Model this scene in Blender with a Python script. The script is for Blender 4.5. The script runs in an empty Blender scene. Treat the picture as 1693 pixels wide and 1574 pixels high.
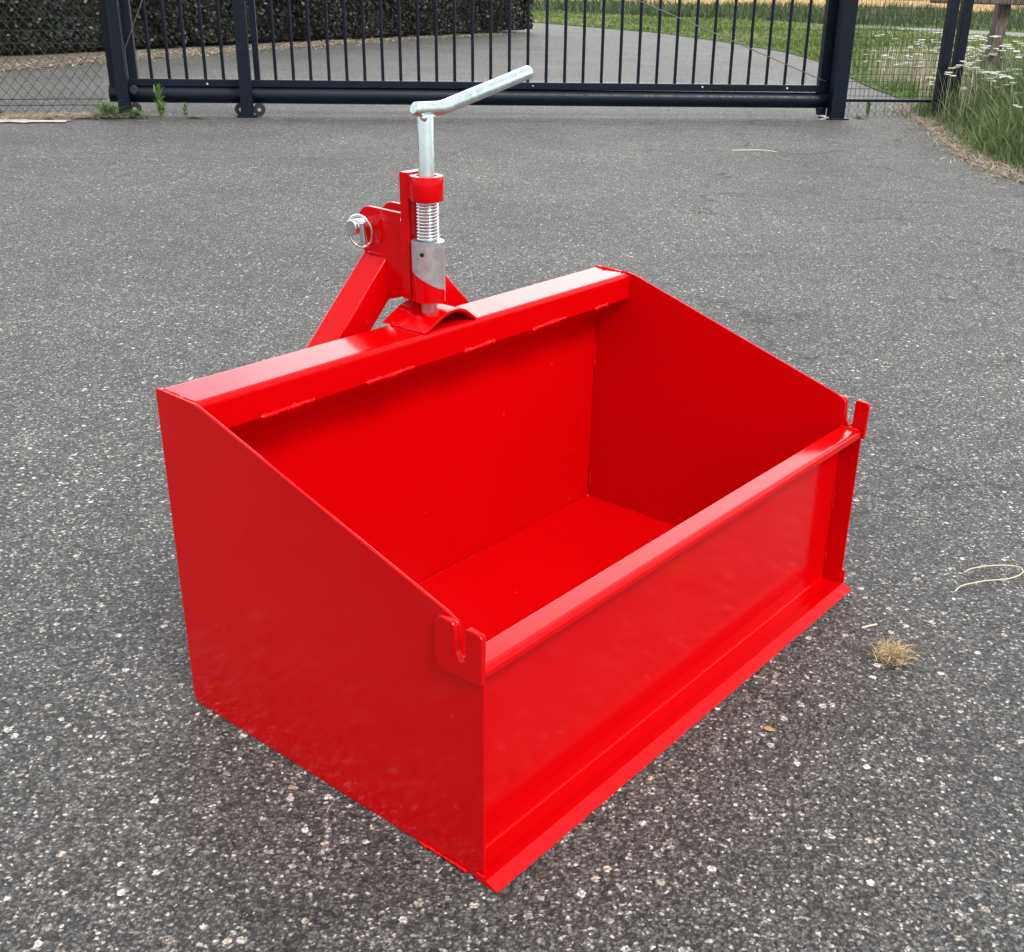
import bpy, bmesh, math, random
import numpy as np
from mathutils import Vector, Matrix
random.seed(7); rng = np.random.default_rng(11)
S = bpy.context.scene
C = S.collection
PI = math.pi

# ------------------------------------------------------------------ camera
cam_d = bpy.data.cameras.new('camera'); cam = bpy.data.objects.new('camera', cam_d); C.objects.link(cam)
Rv = Vector((0.9996436, 0.01090822, 0.02436569)); Uv = Vector((-0.02669599, 0.40846315, 0.91238434)); Fv = Vector((0, 0.91270963, -0.40860878))
m = Matrix((Rv, Uv, -Fv)).transposed().to_4x4(); m.translation = (0, 0, 1.2)
cam.matrix_world = m
cam_d.sensor_fit = 'HORIZONTAL'; cam_d.sensor_width = 36; cam_d.lens = 1872.0355 / 1693 * 36
cam_d.shift_x = (846.5 - 921.75) / 1693; cam_d.shift_y = (798.91 - 787) / 1693
cam_d.clip_start = 0.05; cam_d.clip_end = 2000
S.camera = cam
S.view_settings.view_transform = 'Standard'; S.view_settings.look = 'None'; S.view_settings.gamma = 1
S.view_settings.exposure = 0.85

# ------------------------------------------------------------------ sky and sun (hazy, thinly clouded day)
SUN_EL, SUN_AZ = 48, 140       # azimuth clockwise from +Y
w = bpy.data.worlds.new('World'); S.world = w; w.use_nodes = True
nt = w.node_tree; nt.nodes.clear()
out = nt.nodes.new('ShaderNodeOutputWorld'); bg = nt.nodes.new('ShaderNodeBackground')
sky = nt.nodes.new('ShaderNodeTexSky'); sky.sky_type = 'NISHITA'; sky.sun_disc = False
sky.sun_elevation = math.radians(SUN_EL); sky.sun_rotation = math.radians(SUN_AZ); sky.dust_density = 3
tc = nt.nodes.new('ShaderNodeTexCoord'); nz = nt.nodes.new('ShaderNodeTexNoise'); nz.inputs['Scale'].default_value = 2.2
nz.inputs['Detail'].default_value = 7; nz.inputs['Roughness'].default_value = .6
mp = nt.nodes.new('ShaderNodeMapping'); mp.inputs['Scale'].default_value = (1, 1, 2.6)
rp = nt.nodes.new('ShaderNodeMapRange'); rp.inputs['From Min'].default_value = .30; rp.inputs['From Max'].default_value = .55
mx = nt.nodes.new('ShaderNodeMixRGB'); mx.inputs['Color2'].default_value = (8.9, 8.8, 8.6, 1)
nt.links.new(tc.outputs['Generated'], mp.inputs[0]); nt.links.new(mp.outputs[0], nz.inputs['Vector'])
nt.links.new(nz.outputs['Fac'], rp.inputs['Value']); nt.links.new(rp.outputs[0], mx.inputs['Fac'])
nt.links.new(sky.outputs[0], mx.inputs['Color1'])
# the cloud layer is thicker and brighter low in the sky ahead of the camera
sx = nt.nodes.new('ShaderNodeSeparateXYZ'); nt.links.new(tc.outputs['Generated'], sx.inputs[0])
def smooth(sock, a, b, c, d):
    r = nt.nodes.new('ShaderNodeMapRange'); r.interpolation_type = 'SMOOTHSTEP'; nt.links.new(sock, r.inputs['Value'])
    for k, v in zip(('From Min', 'From Max', 'To Min', 'To Max'), (a, b, c, d)): r.inputs[k].default_value = v
    return r.outputs[0]
br = nt.nodes.new('ShaderNodeMath'); br.operation = 'MULTIPLY'
nt.links.new(smooth(sx.outputs['Z'], .42, .62, 1, 0), br.inputs[0]); nt.links.new(smooth(sx.outputs['Y'], .15, .7, 0, 1.75), br.inputs[1])
ba = nt.nodes.new('ShaderNodeMath'); ba.inputs[1].default_value = .88; nt.links.new(br.outputs[0], ba.inputs[0])
sc_ = nt.nodes.new('ShaderNodeVectorMath'); sc_.operation = 'SCALE'
nt.links.new(mx.outputs[0], sc_.inputs[0]); nt.links.new(ba.outputs[0], sc_.inputs['Scale']); nt.links.new(sc_.outputs[0], bg.inputs['Color'])
bg.inputs['Strength'].default_value = 0.1
nt.links.new(bg.outputs[0], out.inputs[0])
sd = bpy.data.lights.new('sun', 'SUN'); sd.energy = 1.45; sd.angle = math.radians(14); sd.color = (1, .96, .9)
sun = bpy.data.objects.new('sun', sd); C.objects.link(sun)
az, el = math.radians(SUN_AZ), math.radians(SUN_EL)
sdir = Vector((math.sin(az) * math.cos(el), math.cos(az) * math.cos(el), math.sin(el)))
sun.rotation_euler = sdir.to_track_quat('Z', 'Y').to_euler(); sun.location = sdir * 20

# ------------------------------------------------------------------ material helpers
def newmat(name, base=(.5, .5, .5), rough=.5, metal=0., spec=.5, coat=0.):
    M = bpy.data.materials.new(name); M.use_nodes = True
    b = M.node_tree.nodes['Principled BSDF']
    b.inputs['Base Color'].default_value = (*base, 1); b.inputs['Roughness'].default_value = rough
    b.inputs['Metallic'].default_value = metal; b.inputs['Specular IOR Level'].default_value = spec
    b.inputs['Coat Weight'].default_value = coat
    return M, M.node_tree, b
def N(nt, t, **kw):
    n = nt.nodes.new(t)
    for k, v in kw.items():
        if k in n.inputs: n.inputs[k].default_value = v
        else: setattr(n, k, v)
    return n
def L(nt, a, b): nt.links.new(a, b)
def pos(nt):
    return N(nt, 'ShaderNodeNewGeometry').outputs['Position']
def noise(nt, scale, detail=4, rough=.5, vec=None):
    n = N(nt, 'ShaderNodeTexNoise'); n.inputs['Scale'].default_value = scale; n.inputs['Detail'].default_value = detail
    n.inputs['Roughness'].default_value = rough
    L(nt, vec if vec is not None else pos(nt), n.inputs['Vector']); return n
def ramp(nt, fac, stops, interp='LINEAR'):
    r = N(nt, 'ShaderNodeValToRGB'); e = r.color_ramp.elements; r.color_ramp.interpolation = interp
    e[0].position, e[0].color = stops[0][0], (*stops[0][1], 1)
    e[1].position, e[1].color = stops[-1][0], (*stops[-1][1], 1)
    for p_, c_ in stops[1:-1]:
        q = e.new(p_); q.color = (*c_, 1)
    L(nt, fac, r.inputs[0]); return r.outputs[0]
def mixc(nt, fac, a, b, mode='MIX'):
    x = N(nt, 'ShaderNodeMixRGB', blend_type=mode); x.use_clamp = False
    for s, v in (('Fac', fac), ('Color1', a), ('Color2', b)):
        if hasattr(v, 'is_linked'): L(nt, v, x.inputs[s])
        else: x.inputs[s].default_value = v if s == 'Fac' else (*v, 1)
    return x.outputs[0]
def mrange(nt, v, a, b, c=0., d=1.):
    r = N(nt, 'ShaderNodeMapRange'); L(nt, v, r.inputs['Value'])
    for k, x in zip(('From Min', 'From Max', 'To Min', 'To Max'), (a, b, c, d)): r.inputs[k].default_value = x
    return r.outputs[0]
def bump(nt, b, h, strength=.3, dist=.002, prev=None):
    n = N(nt, 'ShaderNodeBump'); n.inputs['Strength'].default_value = strength; n.inputs['Distance'].default_value = dist
    L(nt, h, n.inputs['Height'])
    if prev is not None: L(nt, prev, n.inputs['Normal'])
    L(nt, n.outputs[0], b.inputs['Normal']); return n.outputs[0]

# glossy red paint
RED, nt, b = newmat('red_paint', (.55, .001, .003), .12, 0, .22); b.inputs['Specular Tint'].default_value = (1, .86, 1, 1)
c = N(nt, 'ShaderNodeTexCoord').outputs['Object']
n1 = noise(nt, 3, 3, .5, c); L(nt, mixc(nt, n1.outputs['Fac'], (.55, .0003, .0012), (.61, .0005, .0024)), b.inputs['Base Color'])
vd = N(nt, 'ShaderNodeTexVoronoi'); vd.inputs['Scale'].default_value = 24; L(nt, c, vd.inputs['Vector'])
sp = N(nt, 'ShaderNodeMath', operation='MULTIPLY'); L(nt, mrange(nt, vd.outputs['Distance'], .10, .03), sp.inputs[0])
se = N(nt, 'ShaderNodeSeparateColor'); L(nt, vd.outputs['Color'], se.inputs[0]); L(nt, mrange(nt, se.outputs[0], .86, .95, 0, .22), sp.inputs[1])
L(nt, mixc(nt, sp.outputs[0], mixc(nt, n1.outputs['Fac'], (.55, .0003, .0012), (.61, .0005, .0024)), (.62, .13, .12)), b.inputs['Base Color'])
n2 = noise(nt, 28, 5, .6, c); L(nt, mrange(nt, n2.outputs['Fac'], .3, .75, .09, .17), b.inputs['Roughness'])
n3 = noise(nt, 9, 2, .5, c); n4 = noise(nt, 420, 2, .5, c)
k1 = bump(nt, b, n3.outputs['Fac'], .03, .004); bump(nt, b, n4.outputs['Fac'], .05, .0006, k1)

# galvanised steel
ZINC, nt, b = newmat('zinc_steel', (.62, .68, .68), .30, .85)
c = N(nt, 'ShaderNodeTexCoord').outputs['Object']
mpn = N(nt, 'ShaderNodeMapping'); mpn.inputs['Scale'].default_value = (1, 1, .6); L(nt, c, mpn.inputs[0])
n1 = noise(nt, 90, 4, .6, mpn.outputs[0]); L(nt, ramp(nt, n1.outputs['Fac'], [(.3, (.48, .60, .62)), (.5, (.54, .66, .68)), (.7, (.62, .72, .72))]), b.inputs['Base Color'])
L(nt, mrange(nt, n1.outputs['Fac'], .3, .7, .22, .45), b.inputs['Roughness'])
SHINY, nt, b = newmat('polished_steel', (.78, .80, .82), .12, 1.)
c = N(nt, 'ShaderNodeTexCoord').outputs['Object']
n1 = noise(nt, 60, 3, .5, c); L(nt, mrange(nt, n1.outputs['Fac'], .3, .7, .08, .22), b.inputs['Roughness'])
DULL, nt, b = newmat('matt_steel', (.50, .52, .54), .42, .8)
c = N(nt, 'ShaderNodeTexCoord').outputs['Object']
n1 = noise(nt, 70, 5, .6, c); L(nt, ramp(nt, n1.outputs['Fac'], [(.3, (.38, .40, .43)), (.7, (.60, .63, .64))]), b.inputs['Base Color'])
HOLE, nt, b = newmat('dark_hollow', (.01, .01, .01), .9)

# gate paint: very dark blue with scuffs
NAVY, nt, b = newmat('navy_powder_coat', (.003, .008, .02), .42, 0, .28)
n1 = noise(nt, 6, 6, .7); L(nt, ramp(nt, n1.outputs['Fac'], [(.35, (.001, .0035, .011)), (.7, (.003, .008, .02))]), b.inputs['Base Color'])
n2 = noise(nt, 45, 3, .6); L(nt, mrange(nt, n2.outputs['Fac'], .3, .7, .3, .55), b.inputs['Roughness'])
WHITEP, nt, b = newmat('chipped_white', (.6, .62, .63), .6)
BLACKR, nt, b = newmat('black_rubber', (.02, .02, .022), .7)
WIRE, nt, b = newmat('dark_green_wire', (.012, .020, .018), .5)
n1 = noise(nt, 30, 3); L(nt, ramp(nt, n1.outputs['Fac'], [(.3, (.008, .014, .012)), (.7, (.03, .045, .035))]), b.inputs['Base Color'])
CABLE, nt, b = newmat('worn_steel_cable', (.16, .16, .13), .5, .6)

# weathered wood
WOOD, nt, b = newmat('weathered_wood', (.15, .12, .1), .85)
c = N(nt, 'ShaderNodeTexCoord').outputs['Object']
mpn = N(nt, 'ShaderNodeMapping'); mpn.inputs['Scale'].default_value = (9, 9, .8); L(nt, c, mpn.inputs[0])
n1 = noise(nt, 9, 8, .7, mpn.outputs[0])
L(nt, ramp(nt, n1.outputs['Fac'], [(.3, (.02, .018, .018)), (.48, (.10, .08, .075)), (.62, (.21, .18, .165)), (.8, (.32, .28, .25))]), b.inputs['Base Color'])
bump(nt, b, n1.outputs['Fac'], .8, .01)

# asphalt
ASPH, nt, b = newmat('asphalt', (.1, .1, .1), .8)
P = pos(nt)
wn = noise(nt, 110, 3, .6, P)
wv = N(nt, 'ShaderNodeVectorMath', operation='SCALE'); L(nt, wn.outputs['Color'], wv.inputs[0]); wv.inputs['Scale'].default_value = .011
wa = N(nt, 'ShaderNodeVectorMath', operation='ADD'); L(nt, P, wa.inputs[0]); L(nt, wv.outputs[0], wa.inputs[1])
PW = wa.outputs[0]
def voro(scale, feature='F1'):
    v = N(nt, 'ShaderNodeTexVoronoi', feature=feature); v.inputs['Scale'].default_value = scale; L(nt, PW, v.inputs['Vector']); return v
def chan(col, i):
    s = N(nt, 'ShaderNodeSeparateColor'); L(nt, col, s.inputs[0]); return s.outputs[i]
vA, vB, vC = voro(185), voro(98), voro(52)
fine = noise(nt, 380, 3, .7, P)
base = ramp(nt, chan(vA.outputs['Color'], 0), [(0, (.024, .025, .025)), (.35, (.058, .059, .059)), (.7, (.115, .115, .113)), (.87, (.125, .122, .115)), (.93, (.25, .245, .235)), (1, (.46, .45, .43))])
stB = ramp(nt, chan(vB.outputs['Color'], 1), [(0, (.03, .031, .033)), (.5, (.09, .09, .09)), (.7, (.17, .165, .155)), (.82, (.26, .215, .17)), (.86, (.42, .41, .385)), (1, (.60, .59, .57))])
def stone_mask(v, thr, rad, sl=.10, ch=0):
    a = mrange(nt, chan(v.outputs['Color'], ch), thr, thr + .005)
    d = mrange(nt, v.outputs['Distance'], rad, rad - sl)
    x = N(nt, 'ShaderNodeMath', operation='MULTIPLY'); L(nt, a, x.inputs[0]); L(nt, d, x.inputs[1]); return x.outputs[0]
mB = stone_mask(vB, .66, .40); mC = stone_mask(vC, .90, .36, .05)
stC = ramp(nt, chan(vC.outputs['Color'], 1), [(0, (.12, .12, .12)), (.3, (.26, .25, .23)), (.5, (.50, .42, .33)), (.62, (.52, .51, .49)), (1, (.70, .69, .67))])
col = mixc(nt, mB, base, stB); col = mixc(nt, mC, col, stC)
col = mixc(nt, 1, col, ramp(nt, fine.outputs['Fac'], [(.25, (.45, .45, .45)), (.75, (1.5, 1.5, 1.5))]), 'MULTIPLY')
gap = ramp(nt, vA.outputs['Distance'], [(.0, (1.18, 1.18, 1.18)), (.38, (1.05, 1.05, 1.05)), (.62, (.30, .30, .30)), (1, (.2, .2, .2))])
col = mixc(nt, .8, col, mixc(nt, 1, col, gap, 'MULTIPLY'))
big = noise(nt, .9, 6, .6, P); med = noise(nt, 7, 5, .6, P)
col = mixc(nt, 1, col, ramp(nt, big.outputs['Fac'], [(.3, (.74, .745, .75)), (.7, (1.2, 1.19, 1.17))]), 'MULTIPLY')
col = mixc(nt, 1, col, ramp(nt, med.outputs['Fac'], [(.3, (.82, .82, .82)), (.7, (1.15, 1.15, 1.15))]), 'MULTIPLY')
col = mixc(nt, 1, col, (1.38, 1.40, 1.42), 'MULTIPLY')
# hairline cracks and dark pits
cn = noise(nt, 1.3, 3, .5, P); cv = N(nt, 'ShaderNodeVectorMath', operation='ADD')
cs = N(nt, 'ShaderNodeVectorMath', operation='SCALE'); L(nt, noise(nt, 5, 5, .7, P).outputs['Color'], cs.inputs[0]); cs.inputs['Scale'].default_value = .35
L(nt, P, cv.inputs[0]); L(nt, cs.outputs[0], cv.inputs[1])
vE = N(nt, 'ShaderNodeTexVoronoi', feature='DISTANCE_TO_EDGE'); vE.inputs['Scale'].default_value = .95; L(nt, cv.outputs[0], vE.inputs['Vector'])
ck = N(nt, 'ShaderNodeMath', operation='MULTIPLY'); L(nt, mrange(nt, vE.outputs['Distance'], .011, .003), ck.inputs[0]); sxx = N(nt, 'ShaderNodeSeparateXYZ'); L(nt, P, sxx.inputs[0]); cr = N(nt, 'ShaderNodeMath', operation='MULTIPLY')
L(nt, mrange(nt, cn.outputs['Fac'], .44, .54), cr.inputs[0]); L(nt, mrange(nt, sxx.outputs[0], .35, .7), cr.inputs[1]); L(nt, cr.outputs[0], ck.inputs[1])
col = mixc(nt, ck.outputs[0], col, (.022, .021, .020))
# dusty sand swept to the edges, plus grazing light painted in beyond the gate
at = N(nt, 'ShaderNodeAttribute', attribute_name='dust_sheen')
sand_sheen_n = noise(nt, 14, 6, .7, P)
dm = N(nt, 'ShaderNodeMath', operation='MULTIPLY'); L(nt, at.outputs['Fac'], dm.inputs[0]); L(nt, mrange(nt, sand_sheen_n.outputs['Fac'], .3, .6, .35, 1), dm.inputs[1])
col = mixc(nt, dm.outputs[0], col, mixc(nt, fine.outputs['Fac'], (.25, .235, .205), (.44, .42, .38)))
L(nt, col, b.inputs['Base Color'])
b.inputs['Roughness'].default_value = .66; b.inputs['Specular IOR Level'].default_value = .42
k0 = bump(nt, b, med.outputs['Fac'], .3, .02)
k1 = bump(nt, b, vB.outputs['Distance'], .45, .006, k0)
k2 = bump(nt, b, vA.outputs['Distance'], .7, .004, k1)
bump(nt, b, fine.outputs['Fac'], .5, .002, k2)

def groundmat(name, stops, scale=3, rough=.95, bscale=40, bd=.02):
    M, nt, b = newmat(name, (.2, .2, .1), rough, 0, .2)
    n1 = noise(nt, scale, 9, .75); L(nt, ramp(nt, n1.outputs['Fac'], stops), b.inputs['Base Color'])
    n2 = noise(nt, bscale, 5, .7); bump(nt, b, n2.outputs['Fac'], .9, bd); return M
SOIL = groundmat('dry_soil', [(.3, (.075, .062, .045)), (.5, (.17, .14, .10)), (.65, (.30, .25, .17)), (.8, (.42, .36, .26))], 16)
TURF = groundmat('turf', [(.3, (.035, .065, .015)), (.5, (.07, .12, .028)), (.65, (.12, .17, .045)), (.8, (.22, .22, .09))], 2.2)
WHEAT = groundmat('ripe_grain', [(.3, (.42, .29, .14)), (.5, (.56, .41, .22)), (.7, (.66, .50, .29))], 1.2)
LITTER = groundmat('leaf_litter', [(.3, (.05, .042, .034)), (.45, (.13, .11, .09)), (.6, (.21, .195, .165)), (.8, (.34, .32, .29))], 12)
ROADF = groundmat('far_track', [(.3, (.2, .2, .19)), (.7, (.32, .31, .29))], 3)

def leafmat(name, stops, rough=.5, spec=.4, trans=.0):
    M, nt, b = newmat(name, (.1, .2, .05), rough, 0, spec)
    a = N(nt, 'ShaderNodeAttribute', attribute_name='tint')
    L(nt, ramp(nt, a.outputs['Fac'], stops), b.inputs['Base Color'])
    if trans:
        t = N(nt, 'ShaderNodeBsdfTranslucent'); L(nt, ramp(nt, a.outputs['Fac'], stops), t.inputs['Color'])
        ms = N(nt, 'ShaderNodeMixShader'); ms.inputs[0].default_value = trans
        L(nt, b.outputs[0], ms.inputs[1]); L(nt, t.outputs[0], ms.inputs[2])
        L(nt, ms.outputs[0], nt.nodes['Material Output'].inputs['Surface'])
    return M
HEDGE = leafmat('beech_leaves', [(0, (.005, .006, .006)), (.35, (.008, .012, .008)), (.6, (.016, .023, .013)), (.8, (.022, .012, .014)), (1, (.055, .030, .026))], .38, .3)
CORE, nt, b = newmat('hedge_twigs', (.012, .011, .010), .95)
GRASS = leafmat('grass_blades', [(0, (.05, .095, .03)), (.4, (.11, .175, .06)), (.65, (.19, .25, .10)), (.82, (.34, .35, .19)), (1, (.52, .47, .31))], .55, .3, .35)
TALLG = leafmat('tall_grass_blades', [(0, (.040, .065, .032)), (.5, (.075, .11, .05)), (.8, (.13, .16, .075)), (1, (.28, .26, .15))], .55, .3, .3)
LOWG = leafmat('short_turf_blades', [(0, (.08, .13, .035)), (.45, (.14, .21, .055)), (.75, (.22, .27, .09)), (.9, (.32, .31, .17)), (1, (.42, .38, .24))], .55, .3, .35)
STRAW = leafmat('straw', [(0, (.14, .11, .08)), (.4, (.36, .30, .22)), (.8, (.58, .52, .40)), (1, (.74, .70, .60))], .6, .3, .2)
GRAIN = leafmat('grain_straw', [(0, (.38, .26, .13)), (.5, (.58, .43, .24)), (1, (.74, .60, .38))], .6, .3, .2)
TUFTM = leafmat('tuft_straw', [(0, (.28, .18, .09)), (.5, (.55, .42, .22)), (1, (.80, .70, .48))], .6, .3, .2)
PETAL, nt, b = newmat('white_umbel', (.72, .73, .66), .8)
PSTEM, nt, b = newmat('flower_stem', (.12, .17, .06), .7)
WEED = leafmat('weed_leaves', [(0, (.07, .15, .04)), (.6, (.14, .26, .08)), (1, (.26, .38, .15))], .5, .3, .35)
DRYLEAF, nt, b = newmat('dry_leaf', (.45, .30, .15), .7)
STONEM, nt, b = newmat('loose_stone', (.7, .69, .66), .7)
REDSTONE, nt, b = newmat('red_chip', (.45, .05, .06), .6)

# ------------------------------------------------------------------ mesh helpers
class MB:
    def __init__(s): s.v = []; s.f = []; s.sm = []
    def add(s, vs, fs, smooth=False):
        o = len(s.v); s.v += [tuple(map(float, v)) for v in vs]; s.f += [tuple(i + o for i in f) for f in fs]; s.sm += [smooth] * len(fs); return s
    def box(s, x0, x1, y0, y1, z0, z1):
        vs = [(x, y, z) for z in (z0, z1) for y in (y0, y1) for x in (x0, x1)]
        return s.add(vs, [(0, 2, 3, 1), (4, 5, 7, 6), (0, 1, 5, 4), (2, 6, 7, 3), (0, 4, 6, 2), (1, 3, 7, 5)])
    def prism_x(s, poly, x0, x1):      # poly in (y, z)
        n = len(poly); vs = [(x0, y, z) for y, z in poly] + [(x1, y, z) for y, z in poly]
        return s.add(vs, [tuple(range(n - 1, -1, -1)), tuple(range(n, 2 * n))] + [(i, (i + 1) % n, n + (i + 1) % n, n + i) for i in range(n)])
    def prism_y(s, poly, y0, y1):      # poly in (x, z)
        n = len(poly); vs = [(x, y0, z) for x, z in poly] + [(x, y1, z) for x, z in poly]
        return s.add(vs, [tuple(range(n)), tuple(range(2 * n - 1, n - 1, -1))] + [(i, n + i, n + (i + 1) % n, (i + 1) % n) for i in range(n)])
    def tube(s, pts, r, n=12, cap=True, smooth=True):
        pts = [Vector(p) for p in pts]; k = len(pts)
        rs = r if isinstance(r, (list, tuple)) else [r] * k
        t0 = (pts[1] - pts[0]).normalized(); u = t0.orthogonal().normalized(); vs = []
        for i, p in enumerate(pts):
            t = ((pts[min(i + 1, k - 1)] - pts[max(i - 1, 0)])).normalized()
            u = (u - t * u.dot(t)).normalized(); v = t.cross(u)
            for j in range(n):
                a = 2 * PI * j / n; vs.append(p + (u * math.cos(a) + v * math.sin(a)) * rs[i])
        fs = [(i * n + j, i * n + (j + 1) % n, (i + 1) * n + (j + 1) % n, (i + 1) * n + j) for i in range(k - 1) for j in range(n)]
        s.add(vs, fs, smooth)
        if cap:
            s.add(vs[:n], [tuple(range(n - 1, -1, -1))]); s.add(vs[-n:], [tuple(range(n))])
        return s
    def cyl(s, a, b_, r, n=24, smooth=True): return s.tube([a, b_], r, n, True, smooth)
    def ring(s, cx, cy, r0, r1, zt, zb, n=40):   # hollow cylinder; zt/zb are functions of (dx,dy)
        vs = []
        for rr, zf in ((r1, zb), (r1, zt), (r0, zt), (r0, zb)):
            for j in range(n):
                a = 2 * PI * j / n; dx, dy = rr * math.cos(a), rr * math.sin(a); vs.append((cx + dx, cy + dy, zf(dx, dy)))
        for k in range(4):
            k2 = (k + 1) % 4
            s.add([vs[k * n + j] for j in range(n)] + [vs[k2 * n + j] for j in range(n)], [(j, (j + 1) % n, n + (j + 1) % n, n + j) for j in range(n)], k in (0, 2))
        return s
    def build(s, name, mat, parent=None, bevel=0, seg=2):
        me = bpy.data.meshes.new(name); me.from_pydata(s.v, [], s.f); me.materials.append(mat)
        me.polygons.foreach_set('use_smooth', s.sm); me.update()
        bm = bmesh.new(); bm.from_mesh(me); bmesh.ops.remove_doubles(bm, verts=bm.verts, dist=1e-6) if bevel else None
        bmesh.ops.recalc_face_normals(bm, faces=bm.faces); bm.to_mesh(me); bm.free()
        o = bpy.data.objects.new(name, me); C.objects.link(o)
        if parent: o.parent = parent
        if bevel:
            md = o.modifiers.new('bevel', 'BEVEL'); md.width = bevel; md.segments = seg; md.limit_method = 'ANGLE'; md.angle_limit = math.radians(30); md.harden_normals = False
        return o
def tag(o, label=None, cat=None, group=None, kind=None):
    if label: o['label'] = label
    if cat: o['category'] = cat
    if group: o['group'] = group
    if kind: o['kind'] = kind
    return o
def empty(name, loc, rz=0):
    o = bpy.data.objects.new(name, None); o.empty_display_size = .1; C.objects.link(o); o.location = loc; o.rotation_euler = (0, 0, rz); return o

# ------------------------------------------------------------------ ground
def sheet(name, poly, z, mat, jitter=.0, step=.12):
    pts = []
    for i in range(len(poly)):
        a, b_ = Vector(poly[i]), Vector(poly[(i + 1) % len(poly)]); n = max(1, min(160, int((b_ - a).length / step)))
        for k in range(n):
            p = a.lerp(b_, k / n)
            if jitter: p = p + Vector((rng.normal(0, jitter), rng.normal(0, jitter)))
            pts.append((p.x, p.y, z))
    bm = bmesh.new(); vs = [bm.verts.new(p) for p in pts]
    es = [bm.edges.new((vs[i], vs[(i + 1) % len(vs)])) for i in range(len(vs))]
    bmesh.ops.triangle_fill(bm, use_beauty=True, use_dissolve=False, edges=es)
    for f in bm.faces:
        if f.normal.z < 0: f.normal_flip()
    me = bpy.data.meshes.new(name); bm.to_mesh(me); bm.free(); me.materials.append(mat)
    o = bpy.data.objects.new(name, me); C.objects.link(o); tag(o, kind='structure'); return o
VERGE = [(5.6, -4), (4.6, 0), (3.6, 4), (3.22, 6.4), (3.08, 7.79), (3.03, 8.3), (3.03, 8.97), (3.16, 9.94), (3.34, 11.13), (3.37, 11.78), (3.40, 12.34), (3.78, 13.22)]
INNER = [(3.78, 13.22), (3.84, 14.07), (3.86, 15.27), (3.93, 16.9), (4.19, 19.94), (4.06, 22.64), (3.33, 25.9), (2.3, 29.2), (.91, 31.43), (-.87, 33.91), (-6, 37.5), (-16, 39)]
HB = [(-14.0, 6.6), (-7.77, 16.42), (-6.19, 19.29), (-5.33, 20.95), (-3.23, 24.43), (-.9, 28.0)]   # foot of the hedge
LT = [(-12.6, 6.2), (-6.79, 14.28), (-5.88, 16.93), (-4.9, 19.22), (-3.6, 22.5), (-1.1, 27.2)]
FEN = [(-5.5, 9.0), (-4.62, 9.75), (-4.21, 9.86), (-3.85, 10.1)]
sheet('ground', [(-500, -120), (500, -120), (500, 800), (-500, 800)], -.03, SOIL, 0, 1000)
EDGM = groundmat('concrete', [(.3, (.48, .48, .47)), (.7, (.70, .70, .69))], 20)
sheet('concrete_edging', [(-9, 7.45), (-5.4, 8.98), (-4.62, 9.50), (-4.12, 9.66), (-4.14, 9.78), (-4.66, 9.74), (-5.45, 9.25), (-9, 7.72)], .010, EDGM, .018, .05)
def segdist(px, py, line):
    d = np.full(px.shape, 1e9)
    for (ax, ay), (bx_, by) in zip(line[:-1], line[1:]):
        dx, dy = bx_ - ax, by - ay; t = np.clip(((px - ax) * dx + (py - ay) * dy) / (dx * dx + dy * dy), 0, 1)
        d = np.minimum(d, np.hypot(px - ax - t * dx, py - ay - t * dy))
    return d
nx, ny = 131, 201
gx, gy = np.meshgrid(np.linspace(-16, 8, nx), np.linspace(-4, 40, ny))
me = bpy.data.meshes.new('asphalt')
vv = np.stack([gx.ravel(), gy.ravel(), np.zeros(gx.size)], 1)
idx = np.arange(nx * ny).reshape(ny, nx); q = np.stack([idx[:-1, :-1], idx[:-1, 1:], idx[1:, 1:], idx[1:, :-1]], -1).reshape(-1, 4)
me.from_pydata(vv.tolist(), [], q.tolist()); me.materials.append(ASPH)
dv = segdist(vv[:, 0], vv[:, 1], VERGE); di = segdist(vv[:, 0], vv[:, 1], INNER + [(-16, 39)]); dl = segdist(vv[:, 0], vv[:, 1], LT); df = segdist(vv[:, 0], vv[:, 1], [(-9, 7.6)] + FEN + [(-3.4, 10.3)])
dust_sheen = np.maximum.reduce([.85 * np.exp(-(dv / .22) ** 1.3), .5 * np.exp(-(di / .25)), .75 * np.exp(-(dl / .7)), .9 * np.exp(-(df / .18) ** 1.5)])
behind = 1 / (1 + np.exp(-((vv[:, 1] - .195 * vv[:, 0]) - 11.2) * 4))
dust_sheen = np.maximum(dust_sheen, .42 * behind)  # drive beyond the gate: grazing-light paleness painted into the asphalt colour
a = me.attributes.new('dust_sheen', 'FLOAT', 'POINT'); a.data.foreach_set('value', dust_sheen.astype(np.float32))
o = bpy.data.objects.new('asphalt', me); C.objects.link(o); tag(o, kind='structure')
sheet('verge', VERGE + [(9, 14), (14, 5), (14, -4)], .006, SOIL, .018)
sheet('lawn', [(3.78, 13.22)] + INNER[1:] + [(-16, 46), (2, 41), (6.6, 38), (9.9, 33), (26, 22), (20, 12), (9.2, 14)], .010, TURF, .02, .2)
sheet('far_track', [(5.5, 39.2), (9.4, 34.2), (26, 24), (27.5, 26.2), (11.5, 37.2), (7, 42)], .016, ROADF, .02, .5)
sheet('rough_grass_ground', [(-40, 52), (-16, 46), (2, 41), (6.6, 38.6), (11.5, 37.3), (27.5, 26.2), (60, 12), (75, 22), (26, 60), (0, 56), (-40, 66)], .022, TURF, .02, .5)
sheet('wheat_field', [(-480, 64), (-40, 60), (0, 53), (24, 57), (70, 20), (480, -60), (480, 780), (-480, 780)], .03, WHEAT, .0, 3)
sheet('litter_strip', LT + HB[::-1], .006, LITTER, .03, .1)
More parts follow.
